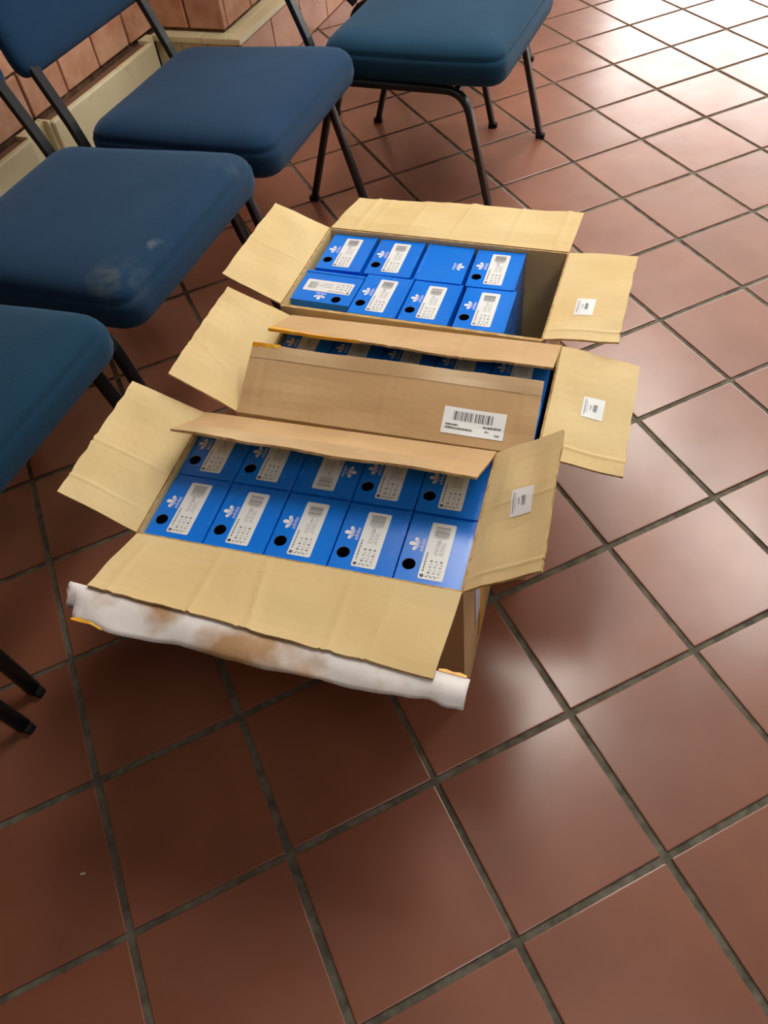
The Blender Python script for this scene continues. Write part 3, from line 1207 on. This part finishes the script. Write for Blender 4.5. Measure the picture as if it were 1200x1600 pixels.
def label_me(seed):
    r = random.Random(seed)
    mb = MB()
    x0, x1, y0, y1 = -0.0170, 0.0215, -0.0535, 0.0530
    z = BT + 0.0005
    # rounded white paper
    cx, cy = (x0 + x1) / 2, (y0 + y1) / 2
    mb.poly([(cx + p, cy + q, z) for p, q in rrect(x1 - x0, y1 - y0, 0.003)], 0)
    zz = z + 0.0003

    def rc(a, b, c, d, k):      # fractions of the label
        mb.quad((x0 + (x1 - x0) * a, y0 + (y1 - y0) * c, zz), (x0 + (x1 - x0) * b, y0 + (y1 - y0) * c, zz), (x0 + (x1 - x0) * b, y0 + (y1 - y0) * d, zz), (x0 + (x1 - x0) * a, y0 + (y1 - y0) * d, zz), k)
    # barcode: bars across the short side
    y = 0.755
    while y < 0.93:
        t = r.choice((0.008, 0.012, 0.018))
        rc(0.20, 0.80, y, y + t, 2)
        y += t + r.choice((0.008, 0.011, 0.014))
    rc(0.30, 0.72, 0.725, 0.738, 1)
    # lines of fine print running along the long side
    for x in (0.38, 0.44, 0.50, 0.60, 0.66, 0.72):
        y = 0.40 + r.uniform(0, 0.04)
        while y < 0.64 + r.uniform(-0.06, 0.05):
            t = r.uniform(0.02, 0.06)
            rc(x, x + 0.03, y, y + t, 1)
            y += t + 0.014
    rc(0.46, 0.52, 0.62, 0.70, 1)
    y = 0.12
    while y < 0.46:
        t = r.uniform(0.02, 0.05)
        rc(0.10, 0.16, y, y + t, 2)
        y += t + 0.012
    # table of sizes
    for x in (0.32, 0.52, 0.72):
        for y in (0.10, 0.20, 0.30):
            rc(x, x + 0.10, y, y + 0.03, r.choice((1, 2)))
            rc(x + 0.03, x + 0.13, y - 0.045, y - 0.03, 1)
    # icon
    rc(0.07, 0.20, 0.03, 0.075, 3)
    rc(0.11, 0.16, 0.045, 0.06, 0)
    for q in range(3):
        rc(0.28 + 0.18 * q, 0.36 + 0.18 * q, 0.035, 0.055, 2)
    me = mb.mesh('label', ['label', 'grey_ink', 'mid_ink', 'black_ink'])
    bm = bmesh.new()
    bm.from_mesh(me)
    for fc in bm.faces:
        fc.normal_update()
        if fc.normal.z < 0:
            fc.normal_flip()
    bm.to_mesh(me)
    bm.free()
    return me


BODY, PLAIN, LID, LOGO = box_body(True), box_body(False), lid_me(), logo_me()
LABELS = [label_me(s) for s in (1, 2, 3)]
nb = 0


def shoe_box(key, lu, lv, rot, label, group, plain=False, z=0.0075, tilt=0.0):
    global nb
    o, u, v, t = frames[key]
    p = o + u * lu + v * lv
    r = thing('shoe_box', label, 'shoe box', (p.x, p.y, z), t + math.radians(rot), group)
    r.rotation_euler.x = math.radians(tilt)
    obj('body', PLAIN if plain else BODY, r)
    obj('lid', LID, r)
    obj('logo', LOGO, r)
    if not plain:
        obj('label', LABELS[nb % 3], r)
    nb += 1
    return r


gN, gM, gF = 'blue shoe boxes in the carton with torn white tape', 'blue shoe boxes in the carton with folded flaps', 'blue shoe boxes in the carton with an empty slot'
rj = random.Random(21)
ORD = ['fifth', 'fourth', 'third', 'second', 'first']
for k in range(5):
    shoe_box('N', 0.0574 + 0.1052 * k, 0.0735 - 0.0006 * k, rj.uniform(-0.2, 0.2), 'blue shoe box next to the torn tape flap, %s from the stickered side flap' % ORD[k], gN)
for k in range(5):
    lab = 'blue shoe box under an inward folded flap, %s from the carton side flap with sticker' % ORD[k]
    if k == 2:
        lab = 'blue shoe box turned half around among those under the inward folded flap'
    shoe_box('N', 0.0574 + 0.1052 * k, 0.2072, (180 if k == 2 else 0) + rj.uniform(-0.2, 0.2), lab, gN)
for row, vv in ((0, 0.0745), (1, 0.2085)):
    for k in range(5):
        shoe_box('M', 0.0590 + 0.1055 * k, vv, rj.uniform(-0.2, 0.2), ('blue shoe box below the large barcode flap, %s from the stickered side flap', 'blue shoe box seen through the gap between folded flaps, %s from the stickered flap')[row] % ORD[k], gM)
shoe_box('F', 0.0715, 0.0875, 90 - 0.8, 'blue shoe box lying crosswise with its label along the far side', gF)
for lu, lv, an, lab in ((0.1915, 0.0830, -0.6, 'blue shoe box next to the crosswise one, in the carton with an empty slot'),
                        (0.2985, 0.0820, 0.2, 'blue shoe box facing the plain unlabelled one, in the carton with an empty slot'),
                        (0.4110, 0.0815, 1.4, 'blue shoe box beside the empty slot, near the two other cartons')):
    shoe_box('F', lu, lv, an, lab, gF)
for lu, lv, an, lab, pl in ((0.0670, 0.2165, 1.0, 'blue shoe box in the corner behind the crosswise one', False),
                            (0.1790, 0.2175, 0.8, 'blue shoe box between the corner box and the plain unlabelled one', False),
                            (0.2905, 0.2175, 180.9, 'plain blue shoe box with no label or hole, only a white emblem', True),
                            (0.4020, 0.2165, 1.6, 'blue shoe box beside the empty slot, next to the plain unlabelled one', False)):
    shoe_box('F', lu, lv, an, lab, gF, pl)

# ------------------------------------------------------------------ scrap on the floor
me = fixn(mesh('paper_scrap', [(0, 0, 0.0004), (0.008, -0.003, 0.0012), (0.010, -0.0005, 0.0016), (0.002, 0.0022, 0.0008)], [(0, 1, 2, 3)], 'paper'))
o = obj('paper_scrap', me, None, (-0.0585, 0.125, 0.0002))
tag(o, 'tiny pale scrap of paper lying alone on a floor tile', 'scrap')
sm = o.modifiers.new('solid', 'SOLIDIFY')
sm.thickness = 0.0004
